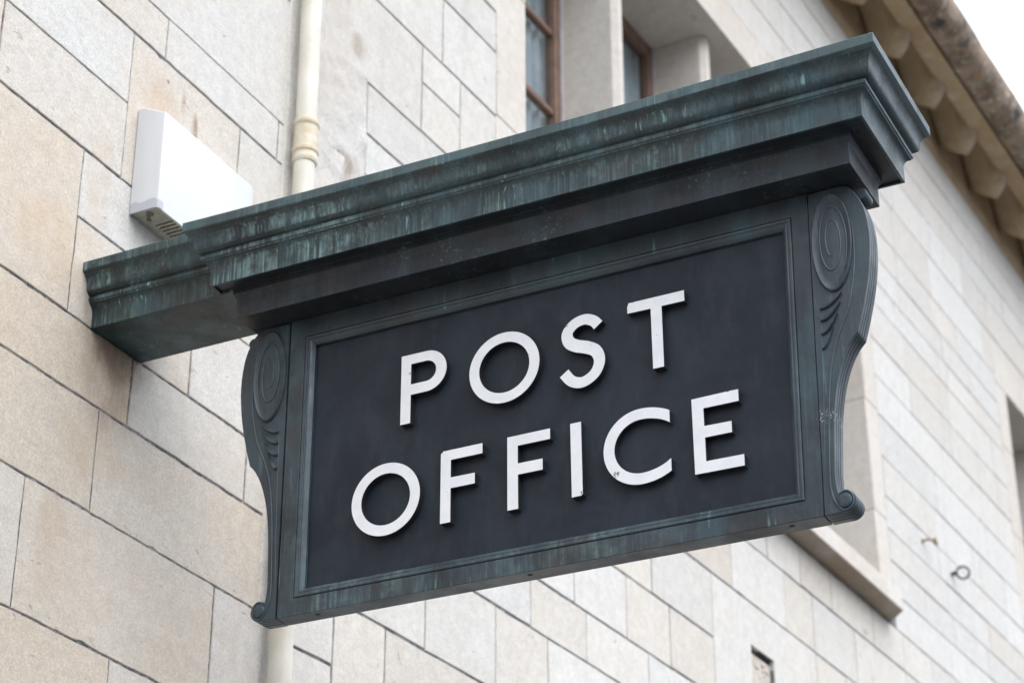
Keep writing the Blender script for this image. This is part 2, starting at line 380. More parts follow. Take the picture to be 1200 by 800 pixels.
def course_rows(bm, lay, T, zs, xa, xb, rnd, lo=.35, hi=.8, voids=(), tb=(0,.6), toward=None):
    for z0, z1 in zip(zs, zs[1:]):
        # intervals of this course outside the voids
        iv = [(xa, xb)]
        for (va, vb, vz0, vz1) in voids:
            if z0 < vz1-1e-4 and z1 > vz0+1e-4:
                iv = [q for a, b in iv for q in ((a, min(b, va)), (max(a, vb), b)) if q[1]-q[0] > .03]
        for a, b in iv:
            x = a - (rnd.uniform(0, .4) if a == xa and a < 0 else 0)
            cuts = [a]; x = a
            while True:
                x += rnd.uniform(lo, hi)*(1.1 if z1-z0 > .25 else .85)
                if x > b-.2: break
                cuts.append(x)
            cuts.append(b)
            for c0, c1 in zip(cuts, cuts[1:]):
                add_block(bm, lay, T, c0, c1, z0, z1, tone(min(1, max(0, rnd.uniform(*tb))), rnd.uniform(-.06,.05)), rnd=rnd)

building = thing('stone_building', 'pale limestone ashlar building with mullioned windows and bracketed stone eaves behind the black sign', 'building', (0,0,0))

# --- near wall (left of the drainpipe)
bm = bmesh.new(); lay = bm.loops.layers.float_color.new('block'); rnd = random.Random(3)
E1 = 4.362
rows = [ # z0, z1, [(x cut, tone) from right to left]
 (2.95,3.243,[4.362,3.767,3.10,2.55],[.35,.8,.75]),
 (3.243,3.554,[4.362,4.158,3.413,2.80],[.2,.62,.4]),
 (3.554,3.816,[4.362,3.647,3.05,2.50],[.62,.75,.6]),
 (3.816,4.000,[4.362,4.263,3.755,2.95],[.2,.3,.85]),
]
for z0, z1, xs, ts in rows:
    for (b, a, t) in zip(xs, xs[1:], ts): add_block(bm, lay, T1, a, b, z0, z1, tone(t, -.02), rnd=rnd)
    course_rows(bm, lay, T1, [z0, z1], 0, xs[-1], rnd)
for (a, b, z0, z1, t) in [(2.85,3.495,4.0,4.447,.7),(2.3,2.85,4.0,4.447,.5),(3.495,3.99,4.0,4.261,.5),(3.99,4.362,4.0,4.261,.1),
    (3.495,4.05,4.261,4.447,.1),(4.05,4.362,4.261,4.447,.25),(3.157,3.643,4.447,4.668,.35),(2.6,3.157,4.447,4.668,.5),
    (2.9,3.643,4.668,4.885,.05),(2.4,2.9,4.668,4.885,.4),(3.643,4.138,4.447,4.885,.5),(4.138,4.362,4.447,4.885,.25),
    (3.1,3.779,4.885,5.018,.3),(3.779,4.324,4.885,5.018,.12),(4.324,4.362,4.885,5.018,.1),
    (2.9,4.362,5.018,5.45,.1)]:
    add_block(bm, lay, T1, a, b, z0, z1, tone(t), rnd=rnd)
course_rows(bm, lay, T1, [4.0,4.447], 0, 2.3, rnd); course_rows(bm, lay, T1, [4.447,4.668], 0, 2.6, rnd)
course_rows(bm, lay, T1, [4.668,4.885], 0, 2.4, rnd); course_rows(bm, lay, T1, [4.885,5.018], 0, 3.1, rnd); course_rows(bm, lay, T1, [5.018,5.45], 0, 2.9, rnd)
course_rows(bm, lay, T1, [5.45,5.72,5.95,6.2,6.42,6.66,6.9,7.12,7.36,7.6,7.85,8.1,8.3,8.52], 0, E1, rnd)
course_rows(bm, lay, T1, [0,.32,.62,.9,1.16,1.42,1.7,1.96,2.22,2.48,2.72,2.95], 0, E1, rnd)
course_rows(bm, lay, T1, [0,.32,.62,.9,1.16,1.42,1.7,1.96,2.22,2.48,2.72,2.95,3.243,3.554,3.816,4.0,4.22,4.447,4.668,4.885,5.018,5.24,5.45,5.72,5.95,6.2,6.42,6.66,6.9,7.12,7.36,7.6,7.85,8.1,8.3,8.52], -4, 0, rnd)
near_wall = link('wall', bm, M_WALL1, building, smooth=False)
bm = bmesh.new(); box(bm, -4, 4.40, .0035, .5, -.12, 8.5); link('wall_mortar', bm, M_MORTAR, building, smooth=False)

# --- far wall
SEG[:] = [.06, .0014]
WIN = [(1.385, 4.76, 5.215, 7.406), (7.30, 10.7, 5.215, 7.33)]
bm = bmesh.new(); lay = bm.loops.layers.float_color.new('block'); rnd = random.Random(11)
def B(a, b, z0, z1, t=None, notch=None):
    add_block(bm, lay, T2, a, b, z0, z1, tone(rnd.uniform(-.05,.4) if t is None else t, rnd.uniform(-.05,.05)), .0042, notch, rnd)
def ROW(z0, z1, cuts, ts=None):
    for i, (a, b) in enumerate(zip(cuts, cuts[1:])): B(a, b, z0, z1, ts[i] if ts else None)
ROW(3.512,3.700,[.03,.30]); ROW(3.42,3.700,[.30,.557,1.25,1.75,2.4,3.0,3.7,4.3,5.0])
B(.03,.30,3.25,3.512); ROW(3.25,3.42,[.30,.9,1.6,2.2,2.8,3.5,4.2,5.0])
ROW(3.700,3.972,[.03,.25,.766,1.176,1.51,2.0,2.55,3.1,3.75,4.4,5.0],[.1,.15,.15,.3,.1,.3,.2,.3,.1,.2])
ROW(3.972,4.150,[.03,.5,1.0,1.399,1.783,2.25,2.818,3.4,4.0,4.6,5.0])
ROW(4.150,4.384,[.03,.6,1.2,1.7,2.087,2.435,2.818]); ROW(4.384,4.648,[.03,.5,1.1,1.8,2.3,2.818],[.2,.1,.3,.4,.12])
B(2.818,3.86,4.150,4.648,.12,(3.172,3.40,4.47)); ROW(4.15,4.40,[3.86,3.98,4.45,5.0],[0,.1,.2]); ROW(4.40,4.648,[3.86,4.2,4.8,5.0])
ROW(4.648,4.905,[.03,.6,1.2,1.9,2.5,3.02,3.556,3.862,4.35,5.0],[.2]*4+[.5,.1,.35,.1,.2])
ROW(4.905,5.09,[.03,.45,1.1,1.7,2.3,2.9,3.4,3.75,4.1,4.6,5.0],[.2]*7+[.4,.3,.2])
# courses between the drainpipe and the first window
ROW(5.09,5.236,[.375,.9,1.175],[.05,.1]); ROW(5.236,5.421,[.375,.96,1.175],[.12,.1])
B(.13,.69,5.421,5.757,.2); B(.69,.932,5.61,5.757,.15); B(.69,.932,5.421,5.61,.3); B(.932,1.175,5.421,5.757,.25)
ROW(5.757,6.022,[.10,.815,1.175],[.15,.12]); ROW(6.022,6.195,[.10,.6,1.175],[.05,.1])
course_rows(bm, lay, T2, [6.195,6.42,6.66,6.9,7.15,7.406], .1, 1.175, rnd, tb=(0,.3))
course_rows(bm, lay, T2, [7.62,7.83,8.06,8.28,8.47], .1, 4.93, rnd, .45, 1.0, tb=(0,.35))
ROW(7.406,7.62,[.1,.7,1.175])
# courses right of the window, up to the eaves and around the second window
B(4.93,5.0,4.905,5.09) if False else None
course_rows(bm, lay, T2, [5.09,5.276,5.436,5.60,5.768,5.978,6.205,6.422,6.63,6.861,7.013,7.18,7.369,7.644,7.886,8.07,8.27,8.47], 4.93, 16, rnd, .45, 1.0, [(7.10,10.9,5.1,7.34)], tb=(-.1,.30))
course_rows(bm, lay, T2, [3.25,3.49,3.72,3.94,4.17,4.40,4.648,4.905,5.09], 5.0, 16, rnd, .4, .9, tb=(-.1,.4))
course_rows(bm, lay, T2, [0,.32,.62,.9,1.16,1.42,1.7,1.96,2.22,2.48,2.72,2.98,3.25], .03, 16, rnd, tb=(0,.5))
link('wall', bm, M_WALL2, building, smooth=False, label='paler stretch of coursed stone wall right of the drainpipe')
bm = bmesh.new()
for (a, b, z0, z1) in [(0,16,-.12,5.15),(0,1.37,5.15,7.42),(4.775,7.285,5.15,7.42),(10.715,16,5.15,7.42),(0,16,7.42,8.9),(7.285,10.715,7.345,7.42)]:
    if (a, b, z0) == (0,16,-.12):   # leaves the open pocket under the window
        box(bm, 0, 3.172, .0035, .5, -.12, 5.15, T2); box(bm, 3.40, 16, .0035, .5, -.12, 5.15, T2)
        box(bm, 3.172, 3.40, .0035, .5, 4.47, 5.15, T2); box(bm, 3.172, 3.40, .045, .5, 4.15, 4.47, T2); box(bm, 3.172, 3.40, .0035, .5, -.12, 4.15, T2)
    else: box(bm, a, b, .0035, .5, z0, z1, T2)
link('wall_mortar', bm, M_MORTAR2, building, smooth=False)

# rubble and a broken fixing inside the pocket
bm = bmesh.new(); r2 = random.Random(5)
box(bm, 3.192, 3.398, .018, .06, 4.152, 4.452, T2)
for i in range(26):
    s = 3.20+r2.random()*.17; z = 4.17+r2.random()*.26; q = r2.uniform(.01,.022)
    box(bm, s-q, s+q, .012+r2.random()*.005, .055, z-q*.8, z+q*.8, T2)
link('pocket_rubble', bm, mat_stone('rubble', attr=False, base=(.64,.60,.54)), building, bevel=.005, label='rough rubble filling the small square pocket in the wall')

# lumpy lime render strip beside the pipe
bm = bmesh.new(); ns, nz = 46, 420; V = []
for j in range(nz+1):
    z = 4.6+ (6.9-4.6)*j/nz
    row = []
    for i in range(ns+1):
        s = -.036+(.413)*i/ns
        edge = .372 if z < 5.43 else .128
        h = .0035*mnoise.noise(Vector((s*9,z*9,1))) + .0018*mnoise.noise(Vector((s*28,z*22,4))) + .0005*mnoise.noise(Vector((s*90,z*80,2)))
        y = -.001 + h - .0015
        if s > edge: y = min(y + (s-edge)*.9, .0034) if s-edge < .01 else .012
        # a raised lump and a scar
        y -= .012*math.exp(-((s-.36)**2/.0003+(z-5.19)**2/.0010))
        y += .016*math.exp(-((s-.235)**2/.0003+(z-5.07)**2/.0006))
        y -= .006*math.exp(-((s-(.11+.75*(5.6-z)*0+.0))**2/.0004+(z-5.30)**2/.012))
        cr = (s-.20)-( 5.62-z)*.9
        if .12 < s < .37 and 5.40 < z < 5.66: y -= .005*math.exp(-cr*cr/.00012)
        row.append(bm.verts.new(T2(s, y, z)))
    V.append(row)
for j in range(nz):
    for i in range(ns): bm.faces.new((V[j][i], V[j][i+1], V[j+1][i+1], V[j+1][i]))
link('render_strip', bm, M_RENDER, building, sharp=60, label='lumpy grey lime render patch beside the drainpipe')
bm = bmesh.new(); V = []
for j in range(500):
    z = 2.6+.008*j; row = []
    for i in range(12):
        e = 4.352+.010*mnoise.noise(Vector((z*4,0,1)))+.004*mnoise.noise(Vector((z*17,0,5)))
        x = e+(4.4-e)*i/11
        y = -.0035+.0018*mnoise.noise(Vector((x*30,z*12,2)))+.0008*mnoise.noise(Vector((x*80,z*60,6)))
        if i == 0: y = .0036
        row.append(bm.verts.new((x,y,z)))
    V.append(row)
for a, b in zip(V, V[1:]):
    for i in range(11): bm.faces.new((a[i], a[i+1], b[i+1], b[i]))
link('render_strip', bm, M_RENDER, building, sharp=60, label='narrow smear of lime render left of the drainpipe')
bm = bmesh.new(); box(bm, -.036, .028, -.002, .01, -.1, 4.60, T2); box(bm, -.036, .098, -.002, .01, 6.90, 8.47, T2)
link('render_strip', bm, M_RENDER, building, smooth=False)

# --- windows: stone surround part with mullions, timber frames, panes and sill below it
def window(a, b, z0, z1, mull, bars, jl, jr):
    bm = bmesh.new()
    # quoin jambs and lintel, flush with the wall, 3 stones high each side
    zs = [z0-.01, z0+.55, z0+1.15, z0+1.7, z1]
    zs2 = [z0-.01, z0+.42, z0+1.0, z0+1.62, z1]
    for q0, q1 in zip(zs, zs[1:]): box(bm, a-jl, a, -.0015, .40, q0+.0012, q1-.0012, T2)
    for q0, q1 in zip(zs2, zs2[1:]): box(bm, b, b+jr, -.0015, .40, q0+.0012, q1-.0012, T2)
    n = 3
    for i in range(n):
        c0 = a-jl+(b-a+jl+jr)*i/n; c1 = a-jl+(b-a+jl+jr)*(i+1)/n
        box(bm, c0+.0012, c1-.0012, -.002, .42, z1, z1+.212, T2)
    w = link('window', bm, M_DRESS, building, bevel=.004)
    edges = [a]+[e for m in mull for e in m]+[b]
    for (m0, m1) in mull:   # chamfered stone mullions
        bm = bmesh.new(); c = .025
        prof = [(m0,.34),(m0,.08+c),(m0+c,.08),(m1-c,.08),(m1,.08+c),(m1,.34),(m1-.01,.40),(m0+.01,.40)]
        loft(bm, [[T2(s,y,z0+.005) for s,y in prof],[T2(s,y,z1-.0015) for s,y in prof]])
        link('mullion', bm, M_DRESS, w, bevel=.003)
    for i in range(0, len(edges), 2):
        l, r = edges[i], edges[i+1]
        bm = bmesh.new(); t = .058
        box(bm, l+.004, l+t, .335, .385, z0+.01, z1-.004, T2); box(bm, r-t, r-.012, .335, .385, z0+.01, z1-.004, T2)
        box(bm, l+t, r-t, .336, .384, z1-.004-t, z1-.004, T2); box(bm, l+t, r-t, .336, .384, z0+.01, z0+.01+t, T2)
        for zb in bars:
            if z0+.1 < zb < z1-.1: box(bm, l+t, r-t, .345, .378, zb-.014, zb+.014, T2)
        link('window_frame', bm, M_TIMBER, w, bevel=.004)
        bm = bmesh.new(); box(bm, r-.012, r, .33, .345, z0+.01, z1-.004, T2); link('sealant_bead', bm, M_LEAD, w, smooth=False)
        bm = bmesh.new(); box(bm, l+t-.005, r-t+.005, .358, .362, z0+.06, z1-.055, T2); link('pane', bm, M_GLASS, w, smooth=False)
        # curtain hanging behind the pane
        bm = bmesh.new(); N = 60; top = []; bot = []
        for (c0, c1) in ((l+.03, l+(r-l)*.30), (l+(r-l)*.55, r-.03)):
            top = []; bot = []
            for q in range(N+1):
                s = c0+(c1-c0)*q/N; y = .405+.018*math.sin(q*.62+i)+.006*math.sin(q*1.7)
                top.append(bm.verts.new(T2(s, y, z1+.02))); bot.append(bm.verts.new(T2(s, y+.006*math.sin(q), z0+.02)))
            for q in range(N): bm.faces.new((top[q], top[q+1], bot[q+1], bot[q]))
        cu = link('curtain', bm, M_CURTAIN, w, sharp=80)
        sm = cu.modifiers.new('thick', 'SOLIDIFY'); sm.thickness = .002
    # sill: flat projecting slab with splayed ends, underside painted brown for shade and grime
    bm = bmesh.new(); zb = z0-.117; e0, e1 = a-.10, b+.093
    plan = [(e0,.02),(e0,0),(e0+.10,-.098),(e1-.10,-.098),(e1,0),(e1,.02)]
    lowp = [bm.verts.new(T2(s_,y,zb+(.006 if y < -.05 else 0))) for s_, y in plan]
    up = [bm.verts.new(T2(s_,y,z0-.020 if y < -.05 else z0-.002)) for s_, y in plan]
    for i in range(6):
        j = (i+1) % 6; bm.faces.new((lowp[i], lowp[j], up[j], up[i])).material_index = 1
    bm.faces.new(lowp[::-1]).material_index = 0; bm.faces.new(up).material_index = 1
    sl_ = link('sill', bm, [M_SILL, M_DRESS], w, bevel=.006)
    bm = bmesh.new(); box(bm, a-.012, b+.012, .0, .40, z0-.10, z0+.002, T2); link('sill_bed', bm, M_DRESS, w, bevel=.003)
    # room behind
    bm = bmesh.new(); box(bm, a-.3, b+.3, .52, 3.2, z0-.6, z1+.35, T2)
    for f in list(bm.faces):
        if abs((f.calc_center_median()-P0).dot(N2)-.52) < .01: bm.faces.remove(f)
    link('room_lining', bm, M_ROOM, w, smooth=False)
BARS = [5.72,6.11,6.507,6.90]
window(*WIN[0], [(2.305,2.385),(3.205,3.285),(3.94,4.02)], BARS, .21, .165)
window(*WIN[1], [(8.15,8.23),(9.0,9.08),(9.85,9.93)], BARS, .2, .2)

# --- eaves: corbels, beam, cove, gutter, roof
ZS = 8.60
bm = bmesh.new()
prof = [(.02,8.90),(.02,8.46),(-.012,8.47),(-.02,8.50),(-.012,8.56),(-.02,8.74),(-.06,8.82),(-.20,8.84),(-.225,8.60),(-.335,8.60),(-.335,8.90)]
for T, a, b in ((T1,-4,4.395),(T2,.0,16)):
    loft(bm, [[T(a,y,z) for y,z in prof],[T(b,y,z) for y,z in prof]])
link('eaves_beam', bm, M_EAVE, building, bevel=.006, label='brown stone eaves beam and cove carried on the corbels')
cprof = [(-.012,8.80),(-.016,8.66),(-.028,8.585),(-.060,8.545),(-.10,8.515),(-.135,8.490),(-.168,8.472),(-.176,8.473),(-.205,8.505),(-.232,8.548),(-.252,8.596),(-.256,8.606),(-.225,8.66),(-.20,8.80)]
def corbel_mesh():
    """scalloped bracket: a narrow rounded rim with hollow cheeks fanning up to the beam"""
    bm = bmesh.new(); cy, cz = -.10, 8.80; rings = []
    def ring(ds, sc): return [T2(ds, cy+(y-cy)*(.80+.20*sc), cz+(z-cz)*sc) - P0 for y, z in cprof]
    for q in range(9):
        t = 1-q/8; rings.append(ring(-.022-.235*t, .18+.80*(1-t)**2.0))
    rings.append(ring(-.012, 1.0)); rings.append(ring(.0, 1.015)); rings.append(ring(.020, 1.0))
    for q in range(9):
        t = q/8; rings.append(ring(.032+.235*t, .18+.80*(1-t)**2.0))
    loft(bm, rings)
    return bm
first = None; k0 = -.30
for i in range(27):
    s = 6.97+.56*(i-12)
    if first is None:
        first = link('corbel', corbel_mesh(), M_EAVE, building, local=True, sharp=40)
        o = first
    else:
        o = first.copy(); COL.objects.link(o); o.parent = building
    o.location = T2(s, 0, 0) if s > .15 else Vector((4.40+s, 0, 0))
    if s <= .15: o.rotation_euler.z = -ANG
for T, a, b, nm in ((T1,-4,4.40,0),(T2,0,16,1)):   # stone gutter in lengths
    L = 1.9; x = a + .73*nm
    cuts = [a]
    while x < b-.5: cuts.append(x) if x > a+.2 else None; x += L
    cuts.append(b)
    for c0, c1 in zip(cuts, cuts[1:]):
        bm = bmesh.new(); pr = []
        for q in range(13):
            t = -math.pi/2-.1 + (math.pi/2+.45)*q/12
            pr.append((-.40-.105*math.cos(t) if t > -math.pi/2 else -.385, 8.715+.115*math.sin(t)))
        pr = [(-.345,8.615),(-.37,8.60),(-.41,8.598),(-.45,8.610),(-.48,8.640),(-.497,8.68),(-.503,8.73),(-.500,8.775),(-.49,8.80),(-.455,8.80),(-.45,8.74),(-.42,8.68),(-.38,8.69),(-.345,8.74)]
        nn = max(2, int((c1-c0)/.08)); rings = []
        for q in range(nn+1):
            s = c0+.004+(c1-c0-.008)*q/nn
            rings.append([T(s, y+.006*mnoise.noise(Vector((s*3,y*8,z*8))), z+.006*mnoise.noise(Vector((s*4,z*9,5)))) for y, z in pr])
        loft(bm, rings)
        link('gutter', bm, M_GUTTER, building, sharp=50)
bm = bmesh.new()
for T, a, b in ((T1,-4,4.40),(T2,0,16)):
    pr = [(-.40,8.92),(-.40,8.97),(4.5,12.6),(4.5,12.5),(-.02,8.905)]
    loft(bm, [[T(a,y,z) for y,z in pr],[T(b,y,z) for y,z in pr]])
link('roof', bm, M_ROOF, building, smooth=False)

# ------------------------------------------------------------------ drainpipe
pipe = thing('drainpipe', 'cream painted round drainpipe with a banded collar running up the wall behind the sign', 'drainpipe', (4.384,-.05,0))
bm = bmesh.new()
def ringz(x, y, z, r, n=32): return [Vector((x+r*math.cos(2*math.pi*i/n), y+r*math.sin(2*math.pi*i/n), z)) for i in range(n)]
loft(bm, [ringz(4.394-.0035*(z-3.4), -.05, z, .0305) for z in (.05,2,3.4,4.4,5.2,6.5,8.62)])
link('pipe', bm, M_PIPE, pipe)
for zc in (2.3, 4.975, 7.6):
    x = 4.394-.0035*(zc-3.4)+.002
    bm = bmesh.new()
    pr = [(-.082,.0306),(-.080,.0345),(-.072,.0375),(-.064,.0375),(-.058,.0350),(-.050,.0350),(-.045,.0385),(-.034,.0385),(-.030,.0348),(.040,.0348),(.044,.0378),(.052,.0390),(.058,.0375),(.061,.0335),(.068,.0306)]
    loft(bm, [ringz(x, -.05, zc+dz, r) for dz, r in pr])
    link('collar', bm, M_PIPED, pipe, sharp=30)

# ------------------------------------------------------------------ vent box
vent = thing('vent_box', 'white plastic vent box with a slotted beige underside fixed to the wall above the sign', 'vent box', (3.685,0,4.367))
bm = bmesh.new(); x0, x1 = 3.687, 4.10
def vr(z, yf, cut=.009, x0=x0, x1=x1):
    return [Vector((x0,-.0015,z)),Vector((x0,-yf+cut,z)),Vector((x0+cut*.3,-yf+cut*.3,z)),Vector((x0+cut,-yf,z)),Vector((x1-cut,-yf,z)),Vector((x1-cut*.3,-yf+cut*.3,z)),Vector((x1,-yf+cut,z)),Vector((x1,-.0015,z))]
rings = [vr(4.372,.083),vr(4.367,.085),vr(4.640,.085),vr(4.646,.083),vr(4.672,.030),vr(4.676,.0)]
rings[-1] = [Vector((p.x, min(p.y,-.0015) if i in (0,7) else -.01, 4.674)) for i, p in enumerate(rings[0])]
rings = rings[1:]
# hollow cover: outer skin, then inner skin
inner = [[Vector((min(max(p.x,x0+.005),x1-.005), min(p.y+.005,-.0016), p.z-(.004 if i else 0))) for p in r] for i, r in enumerate(rings)]
Ro = loft(bm, rings, cap0=False, cap1=True); Ri = loft(bm, inner, cap0=False, cap1=True)
for i in range(8):
    j = (i+1) % 8; bm.faces.new((Ro[0][i], Ro[0][j], Ri[0][j], Ri[0][i]))
link('cover', bm, M_PLASTIC, vent, sharp=25)
# base grille with real slots
bm = bmesh.new(); gz0, gz1 = 4.370, 4.374
sl = [(3.7635+.0155*i, 3.7715+.0155*i) for i in range(20)]
xs = [x0+.0055]
for a, b in sl: xs += [a, b]
xs.append(x1-.0055)
for i in range(0, len(xs), 2): box(bm, xs[i], xs[i+1], -.0785, -.004, gz0, gz1)
for a, b in sl:
    box(bm, a, b, -.0785, -.0745, gz0, gz1); box(bm, a, b, -.024, -.004, gz0, gz1)
g = link('base_grille', bm, M_BEIGE, vent, smooth=False)
bm = bmesh.new()
for (cx, cy, r) in ((3.712,-.045,.009),(3.735,-.026,.006),(3.722,-.034,.005)):
    loft(bm, [[Vector((cx+r*math.cos(t)*1.3, cy+r*math.sin(t), z)) for t in (2*math.pi*i/16 for i in range(16))] for z in (4.3685,4.372)])
link('knockout', bm, mat_plain('grimy_knockout', (.20,.18,.14), .7), g)

# ------------------------------------------------------------------ ironwork on the far wall
ring = thing('iron_ring', 'small dark iron ring on a stub in the far wall right of the window sill', 'ring', T2(5.84,0,5.69))
bm = bmesh.new(); tube(bm, [T2(5.885+.012*math.cos(t), -.052-.030*math.cos(t), 5.69+.033*math.sin(t)) for t in (2*math.pi*i/28 for i in range(28))], .006, 8, closed=True); link('ring', bm, M_IRON, ring)
bm = bmesh.new(); tube(bm, [T2(5.84,.01,5.675), T2(5.85,-.012,5.68), T2(5.868,-.024,5.69)], .010, 8, taper=False); link('stub', bm, M_IRON, ring)
hook = thing('iron_hook', 'small weathered hook in the far stone wall just left of and above the iron ring', 'hook', T2(5.46,0,5.715))
bm = bmesh.new(); tube(bm, catmull([tuple(T2(5.43,.01,5.71)), tuple(T2(5.44,-.04,5.715)), tuple(T2(5.47,-.06,5.70)), tuple(T2(5.50,-.05,5.715)), tuple(T2(5.49,-.045,5.745))], 6), .006, 8); link('hook', bm, M_BRASS, hook)
bm = bmesh.new(); loft(bm, [[T2(5.43+.013*math.cos(t), y, 5.71+.013*math.sin(t)) for t in (2*math.pi*i/12 for i in range(12))] for y in (-.001,-.006)]); link('wall_plate', bm, M_BRASS, hook)

# ------------------------------------------------------------------ the sign
XC = 3.686; XF = 3.6618; XB = 3.7102
sign = thing('post_office_sign', 'large dark bronze hanging sign with white raised letters reading POST OFFICE under a green-streaked cornice', 'sign', (XC,0,4.0))
PROF = [(0,4.0015),(0,4.040),(.0015,4.047),(.0045,4.0535),(.009,4.0585),(.0145,4.0615),(.0150,4.0640),(.0175,4.0655),(.0188,4.0685),(.0188,4.0725),(.0175,4.0755),(.0150,4.0768),(.0150,4.0790),(.0215,4.0812),(.0285,4.087),(.0310,4.094),(.0318,4.103),(.0335,4.111),(.0375,4.119),(.043,4.126),(.0495,4.1305),(.0512,4.133),(.0512,4.1545),(.046,4.158),(.0,4.166)]
HX, YI, YO = .1418, -.360, -1.908
def sm(a, b, x):
    t = max(0, min(1, (x-a)/(b-a))); return t*t*(3-2*t)
def ring4(e, z, hx=HX, yi=YI, yo=YO, n=26):
    """rectangle ring; the long top lip sags a little in the middle, as old sheet metal does"""
    a, b = yi+e, yo-e; h = hx+e; out = []
    def pt(x, y):
        t = (a-y)/(a-b); sg = .0085*4*t*(1-t)*sm(4.105,4.135,z)
        w = .0006*mnoise.noise(Vector((x*3, y*9, z*12)))
        return Vector((x+w, y, z-sg+w))
    for i in range(n): out.append(pt(XC-h, a+(b-a)*i/n))
    for i in range(6): out.append(pt(XC-h+2*h*i/6, b))
    for i in range(n): out.append(pt(XC+h, b+(a-b)*i/n))
    for i in range(6): out.append(pt(XC+h-2*h*i/6, a))
    return out
bm = bmesh.new()
full = [(-.0465,3.930),(-.0465,3.972),(-.0455,3.980),(-.0415,3.986),(-.0385,3.989),(-.0385,4.0065),(-.0075,4.0065),(-.006,4.0015)] + PROF
loft(bm, [ring4(e, z) for e, z in full])
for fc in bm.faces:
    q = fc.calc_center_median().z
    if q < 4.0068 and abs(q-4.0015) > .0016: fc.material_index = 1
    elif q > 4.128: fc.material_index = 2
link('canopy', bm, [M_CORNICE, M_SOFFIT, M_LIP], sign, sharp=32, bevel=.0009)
# bracket arm between wall and canopy, same mouldings
bm = bmesh.new(); HA = .1005; n = 12
def armring(y):
    pr = [(e, z) for e, z in PROF]
    w = .0008*mnoise.noise(Vector((y*7,1,2)))
    return [Vector((XC-HA-e+w, y, z-.002+w)) for e, z in pr] + [Vector((XC+HA+e, y, z-.002)) for e, z in reversed(pr)]
loft(bm, [armring(.003-(.003+.4085)*i/n) for i in range(n+1)])
link('bracket_arm', bm, M_ARM, sign, sharp=32, bevel=.0009)

def WP(y, z):   # the hung frame is a shade narrower at its foot
    t = (-y-.51)/1.227; return y+.0192*(3.53-z)*max(-.05, min(1.12, t))
# frame: flat border, groove, bead and cove down to the panel
YL, YR, ZB, ZT = -.5095, -1.7370, 3.2172, 3.9295
def rect(x, yl, yr, z0, z1, n=10):
    c = [(yl,z0),(yr,z0),(yr,z1),(yl,z1)]; out = []
    for i in range(4):
        a, b = c[i], c[(i+1) % 4]
        for q in range(n):
            y = a[0]+(b[0]-a[0])*q/n; z = a[1]+(b[1]-a[1])*q/n; out.append(Vector((x+.0004*mnoise.noise(Vector((y*5,z*5,x))), WP(y,z), z)))
    return out
ml, mr, mb, mt = -.549, -1.7005, 3.2563, 3.8830    # groove line
bm = bmesh.new()
rs = [rect(XB, YL+.0, YR, ZB, ZT), rect(XF, YL, YR, ZB, ZT), rect(XF, ml+.0005, mr-.0005, mb-.0005, mt+.0005), rect(XF+.006, ml, mr, mb, mt)]
bk = [rect(XB, ml, mr, mb, mt)]
R = loft(bm, rs + bk, cap0=False, cap1=False)
for i in range(len(R[0])):
    j = (i+1) % len(R[0]); bm.faces.new((R[0][i], R[0][j], R[-1][j], R[-1][i]))
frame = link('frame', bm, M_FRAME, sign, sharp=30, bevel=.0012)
bm = bmesh.new(); XP = 3.6785
def mo(o, x): return rect(x, ml-.0012-o, mr+.0012+o, mb+.0012+o, mt-.0012-o)
mouldp = [(0,XF+.008),(0,XF+.0005),(.0015,XF-.0012),(.004,XF-.0016),(.0065,XF-.0008),(.0075,XF+.0015),(.009,XF+.0022),(.0115,XF+.0012),(.014,XF+.0022),(.017,XF+.0055),(.0195,XF+.0085),(.0205,XF+.0095),(.0205,XP+.003)]
loft(bm, [mo(o, x) for o, x in mouldp], cap0=False, cap1=False)
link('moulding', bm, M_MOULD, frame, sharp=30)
bm = bmesh.new(); box(bm, XP, XP+.02, -1.690, -.556, 3.264, 3.878, lambda x,y,z: Vector((x, WP(y,z), z)))
link('panel', bm, M_PANEL, sign, smooth=False)
# drain holes under the bottom rail
for y in (-.60,-1.10,-1.66):
    bm = bmesh.new()
    loft(bm, [[Vector((XC-.006+.004*math.cos(t), y+.006*math.sin(t), z)) for t in (2*math.pi*i/12 for i in range(12))] for z in (ZB-.0006, ZB+.004)])
    link('drain_hole', bm, M_DARK, frame)

# consoles (scrolled side brackets)
outer = [(.0024,3.925),(.030,3.9262),(.075,3.9258),(.092,3.915),(.105,3.895),(.114,3.876),(.1205,3.852),(.1245,3.822),(.1258,3.795),(.1248,3.765),(.1215,3.730),(.1160,3.695),(.1085,3.660),(.0995,3.624),(.0895,3.5885)]
lowr = [(.0895,3.5885),(.0760,3.5735),(.0625,3.5500),(.0510,3.5200),(.0410,3.4820),(.0345,3.4400),(.0305,3.3900),(.0285,3.3400),(.0270,3.3000),(.0290,3.2720),(.0318,3.2560)]
body = catmull(outer, 5) + catmull(lowr, 5)[1:]
sc = (.0440,3.2398); rr = .0222
arc = []
for i in range(19):
    t = math.radians(128-(128+95)*i/18); arc.append((sc[0]+rr*math.cos(t), sc[1]+rr*math.sin(t)))
body = body + arc + [(.030,3.2174),(.0024,3.2174)]
def offset(poly, d):
    out = []; n = len(poly)
    for i, p in enumerate(poly):
        a, b = poly[i-1], poly[(i+1) % n]
        t = Vector((b[0]-a[0], b[1]-a[1])); t = t.normalized() if t.length > 1e-9 else Vector((0,1))
        nx, nz = t.y, -t.x      # inward for this winding (clockwise)
        out.append((p[0]+nx*d, p[1]+nz*d) if p[0] > .003 else (p[0], p[1]))
    return out
